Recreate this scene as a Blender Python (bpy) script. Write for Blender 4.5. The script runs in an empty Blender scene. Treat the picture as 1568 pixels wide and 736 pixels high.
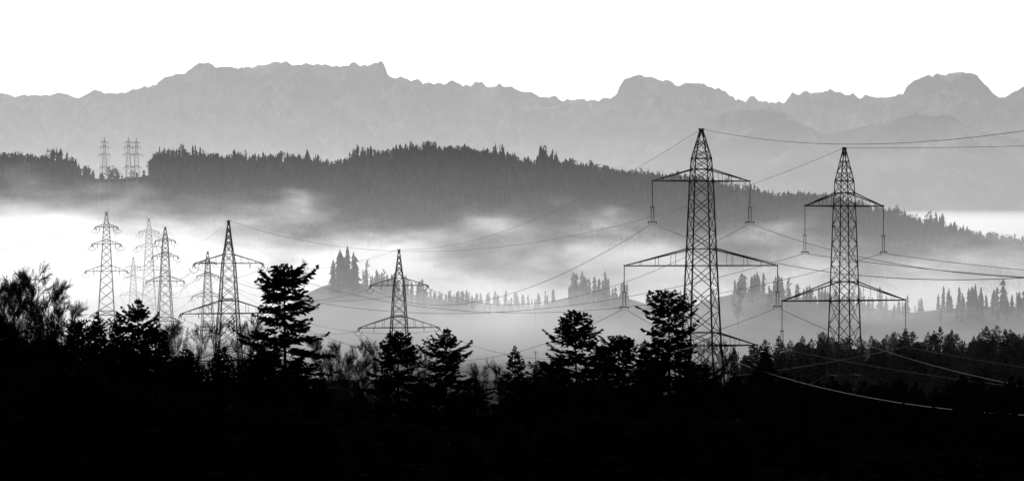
import bpy, math, random
import numpy as np
from mathutils import Vector, noise as mnoise
random.seed(7); rng=np.random.default_rng(7)
K=3688.0   # bearing units per unit tangent (84.7 mm lens)
def site(b,d): return (b-784.0)/K*d            # east offset of a bearing at range d
def elev(v,d): return (368.0-v)/K*d            # height above the viewpoint
scene=bpy.context.scene
COL=scene.collection
# ---------------------------------------------------------------- materials
def mat_new(name):
    m=bpy.data.materials.new(name); m.use_nodes=True
    nt=m.node_tree; nt.nodes.clear()
    out=nt.nodes.new('ShaderNodeOutputMaterial')
    return m,nt,out
def diffuse_noise(name,c0,c1,scale,rough=0.9,metal=0.0,spec=0.2,p0=.35,p1=.65,stretch=(1,1,1),detail=6):
    m,nt,out=mat_new(name)
    b=nt.nodes.new('ShaderNodeBsdfPrincipled')
    g=nt.nodes.new('ShaderNodeNewGeometry')
    mp=nt.nodes.new('ShaderNodeMapping'); mp.inputs['Scale'].default_value=stretch
    n=nt.nodes.new('ShaderNodeTexNoise'); n.inputs['Scale'].default_value=scale; n.inputs['Detail'].default_value=detail
    r=nt.nodes.new('ShaderNodeValToRGB')
    r.color_ramp.elements[0].position=p0; r.color_ramp.elements[1].position=p1
    r.color_ramp.elements[0].color=(c0,c0,c0,1); r.color_ramp.elements[1].color=(c1,c1,c1,1)
    nt.links.new(g.outputs['Position'],mp.inputs['Vector']); nt.links.new(mp.outputs[0],n.inputs['Vector'])
    nt.links.new(n.outputs['Fac'],r.inputs['Fac'])
    nt.links.new(r.outputs['Color'],b.inputs['Base Color'])
    b.inputs['Roughness'].default_value=rough; b.inputs['Metallic'].default_value=metal
    b.inputs['Specular IOR Level'].default_value=spec
    nt.links.new(b.outputs[0],out.inputs['Surface'])
    return m
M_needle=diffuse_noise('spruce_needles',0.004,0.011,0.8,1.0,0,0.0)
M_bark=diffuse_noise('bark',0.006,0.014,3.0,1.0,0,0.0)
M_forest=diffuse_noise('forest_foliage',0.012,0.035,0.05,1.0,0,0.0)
M_ground=diffuse_noise('frosted_meadow',0.03,0.22,0.007,1.0,0,0.0,stretch=(1,.5,1))
M_floor=diffuse_noise('forest_floor',0.008,0.02,0.1,1.0,0,0.0)
M_rock=diffuse_noise('mountain_rock',0.03,0.24,0.0022,1.0,0,0.0,p0=.45,p1=.66,stretch=(1,.5,.8),detail=12)
M_steel=diffuse_noise('galvanised_steel',0.02,0.04,0.7,0.8,0.0,0.1)
M_glass=diffuse_noise('insulator_glass',0.02,0.04,5,0.5,0.0,0.2)
M_wire=diffuse_noise('aluminium_cable',0.06,0.10,1.0,0.8,0.0,0.1)
# ---------------------------------------------------------------- mesh helper
def mesh_np(name,V,F,mats,fm=None,smooth=False):
    V=np.asarray(V,dtype=np.float32); F=np.asarray(F,dtype=np.int32)
    k=F.shape[1]; me=bpy.data.meshes.new(name)
    me.vertices.add(len(V)); me.vertices.foreach_set('co',V.ravel())
    me.loops.add(F.size); me.loops.foreach_set('vertex_index',F.ravel())
    me.polygons.add(len(F)); me.polygons.foreach_set('loop_start',np.arange(0,F.size,k,dtype=np.int32))
    me.polygons.foreach_set('loop_total',np.full(len(F),k,dtype=np.int32))
    for m in mats: me.materials.append(m)
    if fm is not None: me.polygons.foreach_set('material_index',np.asarray(fm,dtype=np.int32))
    if smooth: me.polygons.foreach_set('use_smooth',np.ones(len(F),dtype=bool))
    me.update(calc_edges=True)
    return me
def add(name,me,loc=(0,0,0),rot=0,scale=(1,1,1)):
    o=bpy.data.objects.new(name,me); COL.objects.link(o)
    o.location=loc; o.rotation_euler=(0,0,rot); o.scale=scale
    return o
# ---------------------------------------------------------------- terrain
RB=[(0,-2),(15,-4),(60,-16),(120,-23),(250,-29),(515,-38),(900,-60),(1300,-72),(1700,-79),(2200,-83),(60000,-90)]
rbx,rbz=zip(*RB)
CR=[(-1500,270),(-400,262),(0,258),(110,262),(135,274),(180,275),(225,271),(240,254),(300,254),(380,260),(440,256),(500,268),(540,258),(600,250),(650,244),(700,244),(750,253),(800,260),(850,266),(900,275),(950,282),(1000,285),(1060,295),(1120,304),(1200,317),(1260,320),(1330,332),(1400,352),(1450,364),(1500,376),(1568,386),(1800,430),(2600,460)]
crb,crv=zip(*CR)
# wooded knolls at the foot of the ridge: bearing, range, ground level (bearing units), radii
KN=[(528,1740,426,70,150),(600,1800,443,120,150),(750,1850,454,170,150),(915,1800,438,90,150),(1155,1700,440,90,140),(1270,1780,466,140,150),(1520,1700,474,170,150),(1050,1780,457,100,140)]
def sstep(a,b,x):
    t=np.clip((x-a)/(b-a),0,1); return t*t*(3-2*t)
def gz(x,y):
    x=np.asarray(x,dtype=float); y=np.asarray(y,dtype=float)
    r=np.hypot(x,y); z=np.interp(r,rbx,rbz)
    z=z-15*sstep(28,95,x)*sstep(120,300,y)*(1-sstep(560,900,y))
    w=sstep(700,1500,r)
    z=z+w*(3.0*np.sin(x/170+y/410)+2.5*np.sin(y/190-x/330+1.3)+1.2*np.sin(x/61+y/83))
    z=z+sstep(150,400,r)*(1-w)*1.5*np.sin(x/47+y/71)
    k=0
    for b0,d0,v0,rx,ry in KN:
        h=elev(v0,d0)+80
        k=np.maximum(k,h*np.exp(-((x-site(b0,d0))/rx)**2-((y-d0-20)/ry)**2))
    z=z+k
    yy=np.maximum(y,1.0)
    b=784+K*x/yy
    crest=(368-np.interp(b,crb,crv))/K*2700
    s=sstep(2030,2680,y+18*np.sin(x/90)+25*np.sin(x/230+1))
    f=1-sstep(2760,3900,y)
    bump=s*f*(4*np.sin(x/70+y/60)+3*np.sin(x/37-y/50))*(1-sstep(2450,2650,y))
    return z+(crest-z)*s*f+bump
ang=np.concatenate([np.arange(-180,-20,4.0),np.arange(-20,20,0.12),np.arange(20,180,4.0)])
ang=np.radians(ang)
rad=np.concatenate([np.linspace(2,120,14),np.linspace(135,2000,90),np.linspace(2015,3000,66),np.geomspace(3100,60000,40)])
A,R=np.meshgrid(ang,rad); X=R*np.sin(A); Y=R*np.cos(A); Z=gz(X,Y)
V=np.stack([X,Y,Z],-1).reshape(-1,3); na=len(ang); nr=len(rad)
i=np.arange(nr-1)[:,None]*na; j=np.arange(na)[None,:]; j2=(j+1)%na
F=np.stack([i+j,i+na+j,i+na+j2,i+j2],-1).reshape(-1,4)[:,::-1]
fr=np.repeat(rad[:-1],na)
fm=np.where((fr<1080)|((fr>2120)&(fr<3300)),1,0)
V=np.vstack([V,[[0,0,-2]]]); c=len(V)-1
cap=[[c,k,(k+1)%na,(k+2)%na] for k in range(0,na-1,2)]
F=np.vstack([F,np.array(cap)]); fm=np.concatenate([fm,np.ones(len(cap))])
add('ground',mesh_np('ground',V,F,[M_ground,M_floor],fm,smooth=True))
# ---------------------------------------------------------------- mountains
def mountains(name,prof,d0,dc,d1,amp,seed,rough=1.0):
    pb,pv=zip(*prof)
    xs=np.arange(site(-500,dc),site(2150,dc),32.0)
    ts=np.concatenate([np.linspace(0,1,60),np.linspace(1.06,1.8,6)])
    VV=[]
    crest=[]
    for x in xs:
        b=784+K*x/dc
        cz=(368-np.interp(b,pb,pv))/K*dc
        j=0
        for wl,a in((900,30),(380,26),(170,28),(80,24)):
            n=mnoise.noise(Vector((x/wl,seed,wl)))
            j+=a*(abs(n)*2-.45)
        crest.append(cz+j*rough)
    for t in ts:
        y=d0+(dc-d0)*t
        for x,cz in zip(xs,crest):
            if t<=1:
                p=t**1.15
                e=math.sin(math.pi*min(1,t))**0.8
                f=mnoise.ridged_multi_fractal(Vector((x/1900,y/3400,seed)),0.75,2.2,7,1.0,2.0)
                z=-60+(cz+60)*p+amp*e*(f-1.3)*(0.35+0.65*t)
                if t>.5: z=min(z,(cz-500*(1-t))/dc*y)
            else:
                z=cz-(t-1)*(cz+300)*0.9
            VV.append((x,y,z))
    n=len(xs); m=len(ts)
    i=np.arange(m-1)[:,None]*n; j=np.arange(n-1)[None,:]
    F=np.stack([i+j,i+j+1,i+n+j+1,i+n+j],-1).reshape(-1,4)
    add(name,mesh_np(name,VV,F,[M_rock],smooth=True))
P1=[(-900,150),(-300,130),(0,141),(12,142),(30,147),(60,144),(75,148),(100,149),(125,150),(148,140),(158,146),(180,147),(200,143),(215,136),(220,131),(240,127),(246,119),(270,120),(278,114),(290,110),(298,99),(305,96),(322,97),(330,103),(370,106),(380,101),(395,101),(400,97),(420,91),(438,93),(450,99),(465,96),(480,96),(520,100),(550,98),(575,102),(586,98),(590,104),(593,115),(600,121),(620,120),(660,125),(680,126),(695,121),(705,128),(720,131),(740,129),(755,132),(765,129),(790,136),(820,144),(840,149),(850,147),(860,151),(890,153),(935,149),(943,145),(948,129),(960,120),(975,118),(997,117),(1003,123),(1020,126),(1040,130),(1050,126),(1078,126),(1086,134),(1105,140),(1125,149),(1140,154),(1148,144),(1160,150),(1175,154),(1200,157),(1208,148),(1212,142),(1225,146),(1240,140),(1252,141),(1270,138),(1288,143),(1300,149),(1330,150),(1360,148),(1382,142),(1390,129),(1400,123),(1420,117),(1440,118),(1452,113),(1470,110),(1485,114),(1497,128),(1510,138),(1525,149),(1550,144),(1568,135),(1700,128),(2000,150),(2500,140)]
P2=[(-900,280),(0,262),(300,250),(600,262),(850,268),(1000,240),(1060,212),(1090,184),(1105,174),(1120,169),(1160,167),(1200,169),(1215,176),(1230,189),(1260,205),(1300,199),(1350,190),(1400,174),(1450,182),(1500,203),(1568,212),(2000,190),(2500,230)]
mountains('mountain_range',P1,25000,33000,40000,1000,11.3,1.25)
mountains('mountain_range',P2,17500,22000,25000,450,4.7,.6)
# ---------------------------------------------------------------- conifers
class MB:
    def __init__(s): s.v=[]; s.f=[]; s.m=[]
    def tri(s,a,b,c,m=0):
        k=len(s.v); s.v+= [a,b,c]; s.f.append((k,k+1,k+2)); s.m.append(m)
    def quad(s,a,b,c,d,m=0):
        k=len(s.v); s.v+= [a,b,c,d]; s.f+= [(k,k+1,k+2),(k,k+2,k+3)]; s.m+=[m,m]
    def tube(s,p,q,r0,r1,n=4,m=0):
        p=Vector(p);q=Vector(q); d=(q-p)
        if d.length<1e-6: return
        d.normalize(); u=d.orthogonal().normalized(); w=d.cross(u)
        k=len(s.v)
        for c,r in((p,r0),(q,r1)):
            for i in range(n):
                a=2*math.pi*(i+.5)/n; s.v.append(tuple(c+u*(math.cos(a)*r)+w*(math.sin(a)*r)))
        for i in range(n):
            a=k+i;b=k+(i+1)%n
            s.f+= [(a,b,b+n),(a,b+n,a+n)]; s.m+=[m,m]
    def mesh(s,name,mats): return mesh_np(name,s.v,s.f,mats,s.m)
FIR=[(0,.15),(.5,.8),(1.3,1.9),(2.5,3.0),(4,3.1),(5.5,2.8),(7,3.6),(9,4.5),(11,5.0),(16,5.5),(24,5.8),(40,5.8)]
SPR=[(0,.08),(1,.5),(3,1.4),(6,2.5),(10,3.6),(16,4.6),(24,5.2),(40,5.4)]
FIR2=[(0,.12),(.8,.7),(2,1.7),(4,2.9),(6,3.6),(9,4.2),(14,5.0),(24,5.6),(40,5.6)]
def conifer(seed,H,prof,dz=0.42,step=0.2,tw=0.6,wid=0.14,trunkn=8,zmin=0.1):
    rd=random.Random(seed); mb=MB()
    px,pr=zip(*prof)
    n=8
    def axis(z): return (0.25*math.sin(z/7+seed),0.2*math.cos(z/9+seed*2)-.2*math.cos(seed*2))
    for i in range(n):
        z0=H*i/n; z1=H*(i+1)/n
        a=axis(z0);b=axis(z1)
        mb.tube((a[0],a[1],z0),(b[0],b[1],z1),0.32*(1-i/n)+.03,0.32*(1-(i+1)/n)+.03,trunkn,1)
    z=H*zmin
    while z<H:
        t=H-z; r=float(np.interp(t,px,pr))
        irr=0.86+0.5*mnoise.noise(Vector((z/1.3,seed*3.1,0)))+0.1
        nb=rd.randint(4,7)
        a0=rd.random()*6.28
        for k in range(nb):
            az=a0+k*6.283/nb+rd.uniform(-.35,.35)
            side=0.92+0.75*mnoise.noise(Vector((math.cos(az)*1.2+seed,math.sin(az)*1.2,z/2.2)))
            L=r*irr*side*rd.uniform(.65,1.2)
            if rd.random()<0.09: continue
            zz=z+rd.uniform(-.25,.25)
            rise=0.55*max(0,1-t/7)+rd.uniform(-.12,.12); droop=rd.uniform(.10,.35)*(min(1,t/6))
            up=rd.uniform(.1,.35)
            ca,sa=math.cos(az),math.sin(az); ax=axis(zz)
            def pt(s):
                return Vector((ax[0]+ca*L*s,ax[1]+sa*L*s,min(zz+L*(rise*s-droop*s*1.4+up*s**3),H+.2)))
            ns=max(2,int(L/step)); last=pt(0)
            for i in range(1,4):
                q=pt(i/3); mb.tube(last,q,.045*(1-i/4)+.01,.045*(1-(i+1)/4)+.01,3,1); last=q
            for i in range(1,ns+1):
                s=i/ns
                if s<0.15: continue
                p=pt(s)
                tl=tw*(0.55+1.1*math.sin(min(1,(1-s)*1.3+.15)*1.9))*rd.uniform(.7,1.2)*min(1,L/2+.25)
                for sd in(-1,1):
                    aa=az+sd*rd.uniform(.5,1.1)
                    d=Vector((math.cos(aa),math.sin(aa),rd.uniform(-.45,.35)))
                    w=Vector((-math.sin(aa),math.cos(aa),0))*rd.uniform(-1,1)+Vector((0,0,1))*rd.uniform(-1,1)
                    w.normalize(); w*=wid*rd.uniform(.7,1.3)
                    e=p+d*tl; mdl=p+d*tl*.45
                    mb.quad(tuple(p),tuple(mdl+w),tuple(e),tuple(mdl-w),0)
                if rd.random()<.6:
                    d=Vector((rd.uniform(-.3,.3)+ca*.3,rd.uniform(-.3,.3)+sa*.3,rd.uniform(-.9,.5)))
                    e=p+d*tl*.6; w=Vector((-sa,ca,0))*wid
                    mb.quad(tuple(p),tuple((p+e)/2+w),tuple(e),tuple((p+e)/2-w),0)
            p=pt(1); d=Vector((ca,sa,.25)); e=p+d*tw*.7*min(1,r); w=Vector((0,0,1))*wid
            mb.quad(tuple(p),tuple((p+e)/2+w),tuple(e),tuple((p+e)/2-w),0)
        z+=dz*rd.uniform(.6,1.4)*(0.6+0.4*min(1,t/8))
    a=axis(H); mb.tube((a[0],a[1],H-.3),(a[0],a[1],H+.5),.06,.01,4,0)
    return mb
def stem_parts(mb,rd,p,d,L,r,depth,spread):
    nseg=3; q=p
    for i in range(nseg):
        d=(d+Vector((rd.uniform(-.13,.13),rd.uniform(-.13,.13),rd.uniform(-.03,.14)))).normalized()
        n=q+d*(L/nseg)
        r1=r*(1-0.45*(i+1)/nseg); r0=r*(1-0.45*i/nseg)
        mb.tube(q,n,max(r0,.014),max(r1,.012),3 if depth>1 else 6,0)
        if depth<5:
            for k in range(2 if depth>0 else 1):
                if depth==0 and i==0: continue
                a=rd.uniform(0,6.28); u=d.orthogonal().normalized(); w=d.cross(u)
                nd=(d*rd.uniform(.8,1.2)+(u*math.cos(a)+w*math.sin(a))*spread*rd.uniform(.6,1.1)).normalized()
                stem_parts(mb,rd,n,nd,L*rd.uniform(.5,.68),r1*.6,depth+1,spread)
        q=n
def bare(seed,H):
    rd=random.Random(seed); mb=MB()
    p=Vector((0,0,0)); r=.22
    zs=8
    for i in range(zs):
        n=p+Vector((rd.uniform(-.25,.25),rd.uniform(-.25,.25),H/zs*.95))
        mb.tube(p,n,r,r*.8,7,0); r*=.8
        if i>0:
            for k in range(3):
                a=rd.uniform(0,6.28)
                nd=Vector((math.cos(a)*.6,math.sin(a)*.6,rd.uniform(.6,1.2))).normalized()
                stem_parts(mb,rd,n,nd,H*.17*(1.15-.09*i)*rd.uniform(.6,1.1),r*.5,2,.65)
        p=n
    return mb
fir=[conifer(s,26,FIR).mesh('fir_tree',[M_needle,M_bark]) for s in(1,2)]
fir+=[conifer(s,26,FIR2).mesh('fir_tree',[M_needle,M_bark]) for s in(3,4)]
spr=[conifer(s,26,SPR).mesh('spruce_tree',[M_needle,M_bark]) for s in(5,6,8)]
bar=[bare(s,18).mesh('bare_tree',[M_bark]) for s in(1,2,3,4)]
def plant(kind,b,v,d,rot=None,sc=1.0,vi=None,H=26):
    x=site(b,d); z=elev(v,d); lst={'fir_tree':fir,'spruce_tree':spr,'bare_tree':bar}[kind]
    me=lst[random.randrange(len(lst)) if vi is None else vi]
    g=float(gz(x,d))-.4; hh=z-g; h0=18 if kind=='bare_tree' else H
    if hh<4: return
    s=hh/h0
    w=sc*(s if kind=='bare_tree' else max(.75,min(1.05,s**.5)))
    add(kind,me,(x,d,g),random.random()*6.28 if rot is None else rot,(w,w,s))
for b,v,d,w,k,vi in [(435,408,245,1.05,'fir_tree',0),(208,460,240,.85,'fir_tree',2),(612,510,235,1.0,'fir_tree',3),(682,505,240,.95,'fir_tree',2),
    (790,532,250,.9,'spruce_tree',0),(882,478,240,1.0,'fir_tree',3),(950,516,262,1.0,'fir_tree',0),(1021,448,245,.95,'fir_tree',1),(1232,612,230,.5,'spruce_tree',1),
    (150,478,300,.9,'spruce_tree',2),(178,482,290,.8,'spruce_tree',0),(240,505,280,.9,'fir_tree',0),(400,520,300,1,'spruce_tree',1),(122,492,270,1,'fir_tree',1),(80,484,290,.7,'spruce_tree',0),
    (850,560,255,.9,'spruce_tree',2),(925,530,280,.9,'fir_tree',3),(1075,560,265,1,'fir_tree',0),(830,555,290,.9,'fir_tree',1),(985,520,300,.8,'spruce_tree',1),
    (1155,600,300,1,'fir_tree',1),(1115,585,280,1,'fir_tree',3),(280,528,300,.9,'spruce_tree',0),(340,530,310,.9,'spruce_tree',1),(1175,530,420,.9,'spruce_tree',2)]:
    plant(k,b,v,d,sc=w,vi=vi)
SK=[(-80,450),(0,475),(60,485),(100,490),(180,485),(240,508),(290,516),(340,515),(400,522),(480,552),(540,565),(600,575),(700,585),(760,588),(830,565),(900,545),(980,545),(1060,555),(1120,580),(1180,615),(1260,645),(1330,670),(1420,680),(1568,685),(1650,700)]
sb,sv=zip(*SK)
for b in np.arange(-70,1640,25):
    b=b+random.uniform(-10,10); v=np.interp(b,sb,sv)+random.uniform(2,50)
    if b>1190 and abs(b-1293)<25: v+=20
    plant(random.choice(['fir_tree','spruce_tree','spruce_tree']),b,v,random.uniform(215,300),sc=1.1)
for b in np.arange(-70,1640,32):
    b=b+random.uniform(-10,10); v=np.interp(b,sb,sv)+random.uniform(60,110)
    plant(random.choice(['fir_tree','spruce_tree']),b,v,random.uniform(185,215),sc=1.2)
for b,v in [(-20,450),(45,428),(15,440),(70,455),(95,480),(270,515),(300,520),(335,512),(365,505),(385,510),(495,538),(520,540),(545,545),(575,540),(735,575),(760,570),(1050,545),(1090,540),(1120,545),(1150,560),(255,520),(5,455),(30,450),(560,560),(1105,560),(1180,600),(640,560),(715,590),(1140,590),(1070,590),(1200,630),(508,548),(533,552),(590,560),(740,585),(860,560),(58,445),(-5,445),(85,470),(22,462),(110,488)]:
    plant('bare_tree',b+random.uniform(-4,4),v,random.uniform(250,330),sc=.8)
# ---------------------------------------------------------------- woods in the distance (merged masses)
def star_conifer(seed,H=1.0,slim=1.0):
    rd=random.Random(seed); mb=MB(); n=9; tiers=7
    for k in range(tiers):
        zt=1-(k/tiers)*.88; zb=zt-0.24-.02*k
        r=(.035+.105*((k+1)/tiers)**.8)*rd.uniform(.7,1.2)*slim; a0=rd.random()*6
        ring=[]
        ox,oy=rd.uniform(-.015,.015),rd.uniform(-.015,.015)
        for i in range(n*2):
            rr=r*(1.0 if i%2 else .45)*rd.uniform(.55,1.35); a=a0+i*math.pi/n
            ring.append((ox+math.cos(a)*rr,oy+math.sin(a)*rr,zb+rd.uniform(-.03,.04)+(0 if i%2 else .05)))
        for i in range(n*2):
            mb.tri((0,0,min(1,zt)),ring[i],ring[(i+1)%(2*n)],0)
    mb.tube((0,0,-.1),(0,0,.4),.014,.01,3,0)
    return np.array(mb.v),np.array(mb.f)
def round_tree(seed,n=90,q=.06):
    rd=random.Random(seed); mb=MB()
    mb.tube((0,0,-.1),(0,0,.5),.02,.012,3,0)
    for i in range(n):
        th=rd.uniform(0,6.28); ph=math.acos(rd.uniform(-.8,1)); rr=rd.uniform(.3,1)**.5
        c=Vector((math.cos(th)*math.sin(ph)*.25*rr,math.sin(th)*math.sin(ph)*.25*rr,.62+.36*math.cos(ph)*rr))
        a=Vector((rd.uniform(-1,1),rd.uniform(-1,1),rd.uniform(-1,1)))*q; b=Vector((rd.uniform(-1,1),rd.uniform(-1,1),rd.uniform(-1,1)))*q
        mb.tri(tuple(c+a),tuple(c+b),tuple(c-a*.7-b*.7),0)
    return np.array(mb.v),np.array(mb.f)
stars=[star_conifer(s) for s in range(8)]+[star_conifer(s+20,1,1.35) for s in range(4)]
rounds=[round_tree(s) for s in range(3)]
pines=[]
for s in range(3):
    v,f=round_tree(s+40,60,.07); v=v.copy(); up=v[:,2]>.3; v[up,2]=.72+(v[up,2]-.62)*.75; v[:,:2]*=.6; pines.append((v,f))
mids=[]
for s in(21,22,23,24,25):
    m=conifer(s,26,SPR if s!=22 else FIR2,dz=.9,step=.5,tw=.85,wid=.26,trunkn=4,zmin=.05); mids.append((np.array([tuple(a) for a in m.v])/26.0,np.array(m.f)))
bb=bare(9,18); barep=[(np.array([tuple(a) for a in bb.v])/18.0,np.array(bb.f))]
def merge(name,pts,protos,mat=None):
    VV=[];FF=[];o=0
    for x,y,h,w in pts:
        v,f=protos[random.randrange(len(protos))]
        a=random.random()*6.28; c,s=math.cos(a),math.sin(a)
        z=float(gz(x,y))-.3
        nv=np.empty_like(v); nv[:,0]=(v[:,0]*c-v[:,1]*s)*h*w+x; nv[:,1]=(v[:,0]*s+v[:,1]*c)*h*w+y; nv[:,2]=v[:,2]*h+z
        VV.append(nv);FF.append(f+o);o+=len(v)
    V=np.vstack(VV);F=np.vstack(FF); print(name,len(pts),len(F))
    add(name,mesh_np(name,V,F,[mat or M_forest]))
pts=[]
for k in range(11500):
    y=random.uniform(2130,2800); b=random.uniform(-160,1780)
    x=site(b,y)
    e0=130+random.gauss(0,5); e1=232+random.gauss(0,3)
    if e0<b<e1 and y>2600: continue
    if y<2280 and mnoise.noise(Vector((x/160,y/160,5)))<0.0: continue
    h=random.uniform(9,17)*(1.0+.5*mnoise.noise(Vector((x/60,y/60,0))))
    if b<130: h*=.8+.4*min(1,(130-b)/60)
    pts.append((x,y,h,random.uniform(1.0,1.7)))
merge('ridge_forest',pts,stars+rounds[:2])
pts=[]
for k in range(1300):
    b=random.uniform(-160,1700); y=random.uniform(2640,2750); x=site(b,y)
    if 112<b<232: continue
    g=mnoise.noise(Vector((x/26,0,9)))+.5*mnoise.noise(Vector((x/9,0,3)))
    if g<-.12 and random.random()<.75: continue
    h=13+20*max(0,g)+random.uniform(-3,5)
    pts.append((x,y,h,random.uniform(.6,1.0)))
merge('crest_trees',pts,stars+pines)
pts=[]
def clump(b0,b1,d0,d1,n,h0,h1):
    for k in range(n):
        d=random.uniform(d0,d1); b=random.uniform(b0,b1)
        pts.append((site(b,d),d,random.uniform(h0,h1)*random.uniform(.6,1.1),random.uniform(.8,1.4)))
clump(503,550,1700,1790,24,19,26); clump(552,650,1740,1840,56,11,19); clump(650,850,1790,1900,95,7,13)
clump(868,962,1750,1840,54,11,20); clump(1120,1200,1650,1740,36,10,18); clump(1190,1350,1720,1830,80,10,18)
clump(1440,1620,1640,1750,100,10,19); clump(990,1110,1730,1820,44,8,15); clump(1350,1440,1700,1800,24,7,13)
clump(380,480,1950,2060,30,10,18); clump(240,300,1980,2080,20,12,20)
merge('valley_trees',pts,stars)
pts=[]
for b,d,h in [(110,1500,20),(100,1520,14),(272,1500,22),(285,1520,18),(400,1600,18),(465,1750,24),(1130,1600,26),(654,1450,16),(560,1740,18),(590,1760,16),(1205,1650,20)]:
    pts.append((site(b,d),d,h,1.1))
merge('valley_bare_trees',pts,barep)
pts=[]
LB=[1080,1200,1300,1400,1568,1700]
for k in range(680):
    d=random.uniform(640,1130); b=random.uniform(1120,1700)
    x=site(b,d)
    if b<1190 and d>850: continue
    if abs(b-1293)<20 and d<700: continue
    g=float(gz(x,d)); lim=float(np.interp(b,LB,[535,507,510,502,488,488]))+random.triangular(-6,75,6)
    h=min(random.uniform(17,30),elev(lim,d)-g)
    if h<8: continue
    pts.append((x,d,h,random.uniform(.72,.95)))
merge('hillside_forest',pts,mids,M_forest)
pts=[]
for k in range(850):
    d=random.uniform(270,610); b=random.uniform(1070,1700); x=site(b,d)
    if abs(b-1074)<22 and d<515: continue
    if abs(b-1293)<22 and d>520: continue
    lim=float(np.interp(b,LB,[570,570,575,575,540,535]))+random.triangular(-5,90,10)+max(0,(430-d)*.35); g=float(gz(x,d))
    h=min(random.uniform(13,26),elev(lim,d)-g)
    if h<5: continue
    pts.append((x,d,h,random.uniform(.8,1.05)))
merge('hillside_forest',pts,mids,M_needle)
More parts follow.
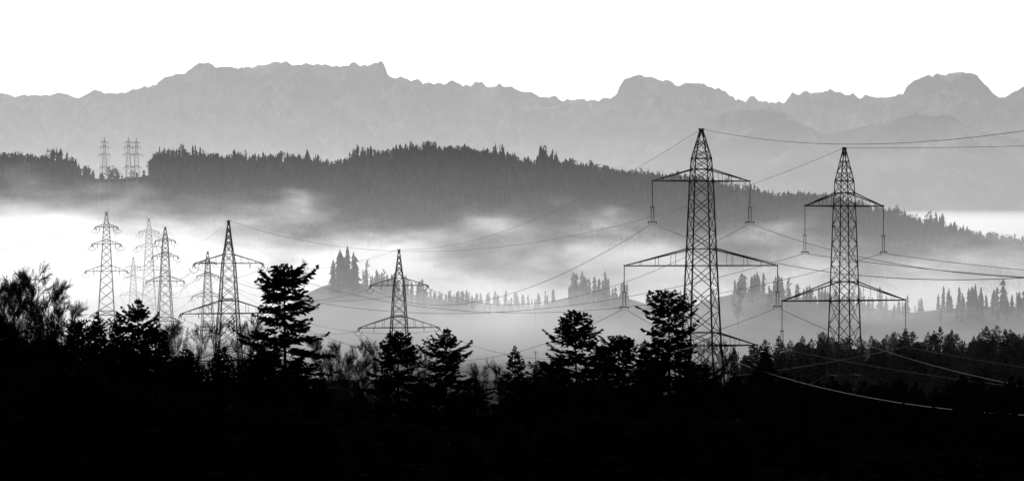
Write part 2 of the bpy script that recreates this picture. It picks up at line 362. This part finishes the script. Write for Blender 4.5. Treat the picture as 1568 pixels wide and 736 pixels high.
# ---------------------------------------------------------------- pylons
def pylon(kind):
    mb=MB()
    if kind=='A':
        H=61.5; W=[(0,.22),(6.2,1.75),(11,2.05),(29,2.7),(46,3.4),(61.5,4.5)]; arms=[(11,10.8,2.5),(29,17,3.6),(46,12.5,2.8)]; drop=9; leg=.2; br=.085
    elif kind=='B':
        H=60; W=[(0,.2),(8,1.1),(14,2.0),(30.5,3.0),(46,4.0),(60,5.0)]; arms=[(14,11.5,3.0),(30.5,16,4.2),(46,11.5,3.0)]; drop=3.2; leg=.21; br=.1
    else:
        H=60; W=[(0,.25),(6,1.2),(13,1.6),(24,2.2),(42,3.2),(60,4.4)]; arms=[(6,4.5,1.2),(13,5.8,1.5),(24,8.5,2.2),(42,6.5,1.8)]; drop=2.6; leg=.16; br=.09
    wx,ww=zip(*W)
    def hw(t): return float(np.interp(t,wx,ww))
    levels=[0.0]; t=0
    stops=sorted([a[0] for a in arms]+[a[0]-a[2] for a in arms]+[W[1][0]])
    while t<H-1:
        nt=t+max(2.2,2*hw(t)*.85)
        for s in stops:
            if t+.6<s<nt+1.0 : nt=s; break
        nt=min(nt,H)
        if H-nt<2: nt=H
        levels.append(nt); t=nt
    cor=[(-1,-1),(1,-1),(1,1),(-1,1)]
    def C(k,t): return Vector((cor[k][0]*hw(t),cor[k][1]*hw(t),H-t))
    for a,b in zip(levels[:-1],levels[1:]):
        for k in range(4):
            k2=(k+1)%4
            mb.tube(C(k,a),C(k,b),leg*(.6+.6*a/H),leg*(.6+.6*b/H),4,0)
            mb.tube(C(k,a),C(k2,b),br,br,4,0); mb.tube(C(k2,a),C(k,b),br,br,4,0)
    for t in stops+[arms[0][0],arms[1][0]]:
        for k in range(4): mb.tube(C(k,t),C((k+1)%4,t),br*1.1,br*1.1,4,0)
    mb.tube((-.6,0,H+.1),(.6,0,H+.1),.1,.1,4,0); mb.tube((-.6,0,H+.1),(-.3,0,H-.7),.08,.08,4,0); mb.tube((.6,0,H+.1),(.3,0,H-.7),.08,.08,4,0)
    tips=[(0,H+.1)]
    for t,L,rise in arms:
        for sx in(-1,1):
            tip=Vector((sx*L,0,H-t)); w=hw(t); wt=hw(t-rise)
            for sy in(-1,1):
                lo=Vector((sx*w,sy*w,H-t)); hi=Vector((sx*wt,sy*wt,H-t+rise))
                mb.tube(lo,tip,br*1.5,br*1.3,4,0); mb.tube(hi,tip,br*1.4,br*1.2,4,0)
                n=4
                for i in range(1,n):
                    a=lo.lerp(tip,i/n); b=hi.lerp(tip,i/n); mb.tube(a,b,br*.6,br*.6,4,0)
            for i in range(1,5):
                a=Vector((sx*w,w,H-t)).lerp(tip,i/5); b=Vector((sx*w,-w,H-t)).lerp(tip,(i-1)/5); mb.tube(a,b,br*.6,br*.6,4,0)
            if kind=='A':
                mb.tube(tip,tip-Vector((0,0,drop-3.4)),.09,.09,4,0)
                z0=tip.z-(drop-3.4)
                for s2 in(-1,1):
                    x0=tip.x+s2*.28
                    mb.tube((x0,0,z0),(x0,0,z0-2.9),.05,.05,4,1)
                    for i in range(9): mb.tube((x0,0,z0-.2-i*.3),(x0,0,z0-.36-i*.3),.17,.06,6,1)
                mb.tube((tip.x-.55,0,z0),(tip.x+.55,0,z0),.08,.08,4,0)
                mb.tube((tip.x-.9,0,z0-3.1),(tip.x+.9,0,z0-3.1),.1,.1,4,0)
                mb.tube((tip.x-.9,0,z0-3.1),(tip.x-.9,0,z0-3.5),.1,.1,4,0);mb.tube((tip.x+.9,0,z0-3.1),(tip.x+.9,0,z0-3.5),.1,.1,4,0)
                mb.tube((tip.x,-.3,tip.z+.1),(tip.x,.3,tip.z+.1),.14,.14,4,0)
            else:
                for s2 in(-1,1):
                    e=Vector((tip.x+s2*.7,s2*1.5,tip.z-1.3)); mb.tube(tip,e,.15,.15,5,1)
                for q in range(8):
                    a=math.pi*q/8;b=math.pi*(q+1)/8
                    mb.tube((tip.x-1.6*math.cos(a),0,tip.z-1.2-(drop-1.2)*math.sin(a)),(tip.x-1.6*math.cos(b),0,tip.z-1.2-(drop-1.2)*math.sin(b)),.08,.08,4,0)
                xi=tip.x*.62
                mb.tube((xi,0,tip.z),(xi,0,tip.z-1.6),.14,.12,5,1)
                mb.tube((tip.x*.92,0,tip.z),(tip.x*1.04,0,tip.z-1.0),.13,.12,5,1)
            tips.append((sx*L,H-t-(drop if kind=='A' else 1.3)))
    for k in range(4):
        c=C(k,H); mb.tube(c+Vector((0,0,-2)),c+Vector((0,0,.4)),.6,.45,8,0)
    return mb.mesh('electricity_pylon',[M_steel,M_glass]),H,tips
PY={k:pylon(k) for k in'ABC'}
def place(kind,x,y,topz,yaw):
    me,H,tips=PY[kind]; g=float(gz(x,y)); s=(topz-g)/H
    sx=s if kind!='A' else 1
    add('electricity_pylon',me,(x,y,g),yaw,(sx,sx,s))
    c,sn=math.cos(yaw),math.sin(yaw)
    return [Vector((x+t[0]*sx*c,y+t[0]*sx*sn,g+t[1]*s)) for t in tips]
def pl(kind,b,v,d,yaw): return place(kind,site(b,d),d,elev(v,d),yaw)
a1=pl('A',1074,198,515,.2); a2=pl('A',1293,227,600,.32)
b1=pl('B',611,382,900,.2); b2=pl('B',350,338,900,.3)
n1=place('A',107,205,27,.2); n2=place('A',243,346,31,.4)
c1=pl('C',318,385,1350,.3); c2=pl('C',253,348,1400,.3); c3=pl('C',163,325,1480,.2); c4=pl('C',228,335,1750,.2); c5=pl('C',204,394,1700,.3)
h1=pl('C',160,211,2740,.1); h2=pl('C',197,211,2740,.1); h3=pl('C',209,212,2760,.1)
def line(name,spans,r=.05):
    mb=MB()
    for A_,B_,sg,sc in spans:
        n=min(len(A_),len(B_))
        for i in range(n):
            p,q=A_[i],B_[i]; s=sg if i==0 else sc
            N=28; last=p
            for k in range(1,N+1):
                t=k/N; c=p.lerp(q,t); c=c-Vector((0,0,4*s*t*(1-t)))
                rr=r if i else r*.8
                mb.tube(last,c,rr,rr,4,0); last=c
    add(name,mb.mesh(name,[M_wire]))
line('power_line',[(n1,a1,9.5,11),(a1,b1,7,11)],.055)
line('power_line',[(n2,a2,5,9),(a2,b2,18,16)],.06)
line('power_line',[(b1,c1,9,11),(b2,c2,9,11)],.06)
line('power_line',[(c2,c4,9,12),(c1,c5,10,12),(c3[:5],h1[:5],25,30),(c4[:5],h2[:5],25,30)],.085)
def pole(b,d,h):
    mb=MB(); mb.tube((0,0,-.5),(0,0,h),.2,.14,6,0); mb.tube((-1.4,0,h-.8),(1.4,0,h-.8),.1,.1,4,0); mb.tube((-1,0,h-2),(1,0,h-2),.1,.1,4,0)
    for s in(-1.2,0,1.2): mb.tube((s,0,h-.8),(s,0,h-.3),.1,.07,5,0)
    x=site(b,d); add('utility_pole',mb.mesh('utility_pole',[M_steel]),(x,d,float(gz(x,d))),.3)
for b,d,h in [(820,1700,14),(103,1500,16),(848,1500,12),(520,1300,14),(820,1150,13)]: pole(b,d,h)
# ---------------------------------------------------------------- haze and mist
def box(name,x0,x1,y0,y1,z0,z1,mat):
    V=[(x,y,z) for x in(x0,x1) for y in(y0,y1) for z in(z0,z1)]
    F=[(0,1,3,2),(4,6,7,5),(0,4,5,1),(2,3,7,6),(0,2,6,4),(1,5,7,3)]
    return add(name,mesh_np(name,V,F,[mat]))
def vol_nodes(nt,out,dens,g=0.4):
    s=nt.nodes.new('ShaderNodeVolumeScatter'); s.inputs['Color'].default_value=(1,1,1,1)
    s.inputs['Anisotropy'].default_value=g
    if isinstance(dens,float): s.inputs['Density'].default_value=dens
    else: nt.links.new(dens,s.inputs['Density'])
    nt.links.new(s.outputs[0],out.inputs['Volume'])
def haze(name,dens,g=.4):
    m,nt,out=mat_new(name); vol_nodes(nt,out,float(dens),g); return m
box('air_haze',-45000,45000,420,46000,-400,4500,haze('air_haze',0.0000112))
box('valley_haze',-44000,44000,4200,45000,-390,700,haze('low_haze',0.000026))
box('fog_bank',-30000,30000,8500,16500,-380,108,haze('far_fog',0.0006,.6))
m,nt,out=mat_new('valley_mist')
def N(op,a,b=None,c=None,clamp=False):
    n=nt.nodes.new('ShaderNodeMath'); n.operation=op; n.use_clamp=clamp
    for k,v in enumerate((a,b,c)):
        if v is None: continue
        if isinstance(v,(int,float)): n.inputs[k].default_value=v
        else: nt.links.new(v,n.inputs[k])
    return n.outputs[0]
def SS(a,b,x):
    n=nt.nodes.new('ShaderNodeMapRange'); n.interpolation_type='SMOOTHSTEP'
    n.inputs['From Min'].default_value=a; n.inputs['From Max'].default_value=b
    nt.links.new(x,n.inputs['Value']); return n.outputs[0]
geo=nt.nodes.new('ShaderNodeNewGeometry'); sep=nt.nodes.new('ShaderNodeSeparateXYZ'); nt.links.new(geo.outputs['Position'],sep.inputs[0])
x_,y_,z_=sep.outputs
def noise(sx,sy,sz,det,dist=0):
    mp=nt.nodes.new('ShaderNodeMapping'); mp.inputs['Scale'].default_value=(1/sx,1/sy,1/sz); nt.links.new(geo.outputs['Position'],mp.inputs['Vector'])
    nz=nt.nodes.new('ShaderNodeTexNoise'); nz.inputs['Scale'].default_value=1; nz.inputs['Detail'].default_value=det; nz.inputs['Roughness'].default_value=.66; nz.inputs['Distortion'].default_value=dist
    nt.links.new(mp.outputs[0],nz.inputs['Vector']); return N('SUBTRACT',nz.outputs[0],.5)
n1_=noise(115,420,42,4.0,0)
left=SS(50,-420,x_); right=SS(120,420,x_)
top=N('ADD',N('MULTIPLY',n1_,205),N('MULTIPLY',left,14))
top=N('SUBTRACT',top,N('ADD',13,N('MULTIPLY',right,26)))
zt=N('SUBTRACT',z_,top)
# dense bank: soft, ragged upper surface, thickening downward
d1_=N('ADD',N('MULTIPLY',SS(34,-12,zt),.0013),N('MULTIPLY',SS(8,-30,zt),.0042))
d1_=N('MULTIPLY',d1_,SS(1820,2300,N('ADD',y_,N('MULTIPLY',left,600))))
# veil over the whole valley
d2_=N('MULTIPLY',N('EXPONENT',N('DIVIDE',z_,-38)),.0002)
d2_=N('MULTIPLY',N('MINIMUM',d2_,.0007),SS(700,1700,y_))
# shallow ground mist drifting between the knolls
d3_=N('MULTIPLY',SS(-36,-64,N('SUBTRACT',z_,N('MULTIPLY',n1_,120))),.0020)
d3_=N('MULTIPLY',d3_,SS(1350,1750,y_))
rho=N('MULTIPLY',N('ADD',N('ADD',d1_,d2_),d3_),SS(105,60,z_))
vol_nodes(nt,out,rho,.62)
try: m.cycles.volume_step_rate=.6
except Exception as e: print(e)
box('valley_mist',-1100,1100,720,2900,-130,106,m)
# ---------------------------------------------------------------- sky, sun, camera
SE,SA=math.radians(22),math.radians(-12)
w=bpy.data.worlds.new('World'); scene.world=w; w.use_nodes=True
nt=w.node_tree; nt.nodes.clear()
o=nt.nodes.new('ShaderNodeOutputWorld'); bg=nt.nodes.new('ShaderNodeBackground'); sk=nt.nodes.new('ShaderNodeTexSky')
sk.sky_type='NISHITA'; sk.sun_disc=False; sk.sun_elevation=SE; sk.sun_rotation=SA; sk.air_density=1; sk.dust_density=3
bw=nt.nodes.new('ShaderNodeRGBToBW')
nt.links.new(sk.outputs[0],bw.inputs[0]); nt.links.new(bw.outputs[0],bg.inputs['Color']); bg.inputs['Strength'].default_value=.1
nt.links.new(bg.outputs[0],o.inputs['Surface'])
L=bpy.data.lights.new('sun','SUN'); L.energy=2.9; L.angle=math.radians(.5); L.color=(1,1,1)
so=bpy.data.objects.new('sun',L); COL.objects.link(so)
sv_=Vector((math.sin(SA)*math.cos(SE),math.cos(SA)*math.cos(SE),math.sin(SE)))
so.rotation_euler=sv_.to_track_quat('Z','Y').to_euler()
cam=bpy.data.cameras.new('camera'); cam.lens=18/(784/K); cam.sensor_width=36; cam.clip_start=.5; cam.clip_end=120000
co=bpy.data.objects.new('camera',cam); COL.objects.link(co); co.location=(0,0,0); co.rotation_euler=(math.pi/2,0,0)
scene.camera=co
scene.view_settings.view_transform='Standard'; scene.view_settings.look='None'; scene.view_settings.exposure=0
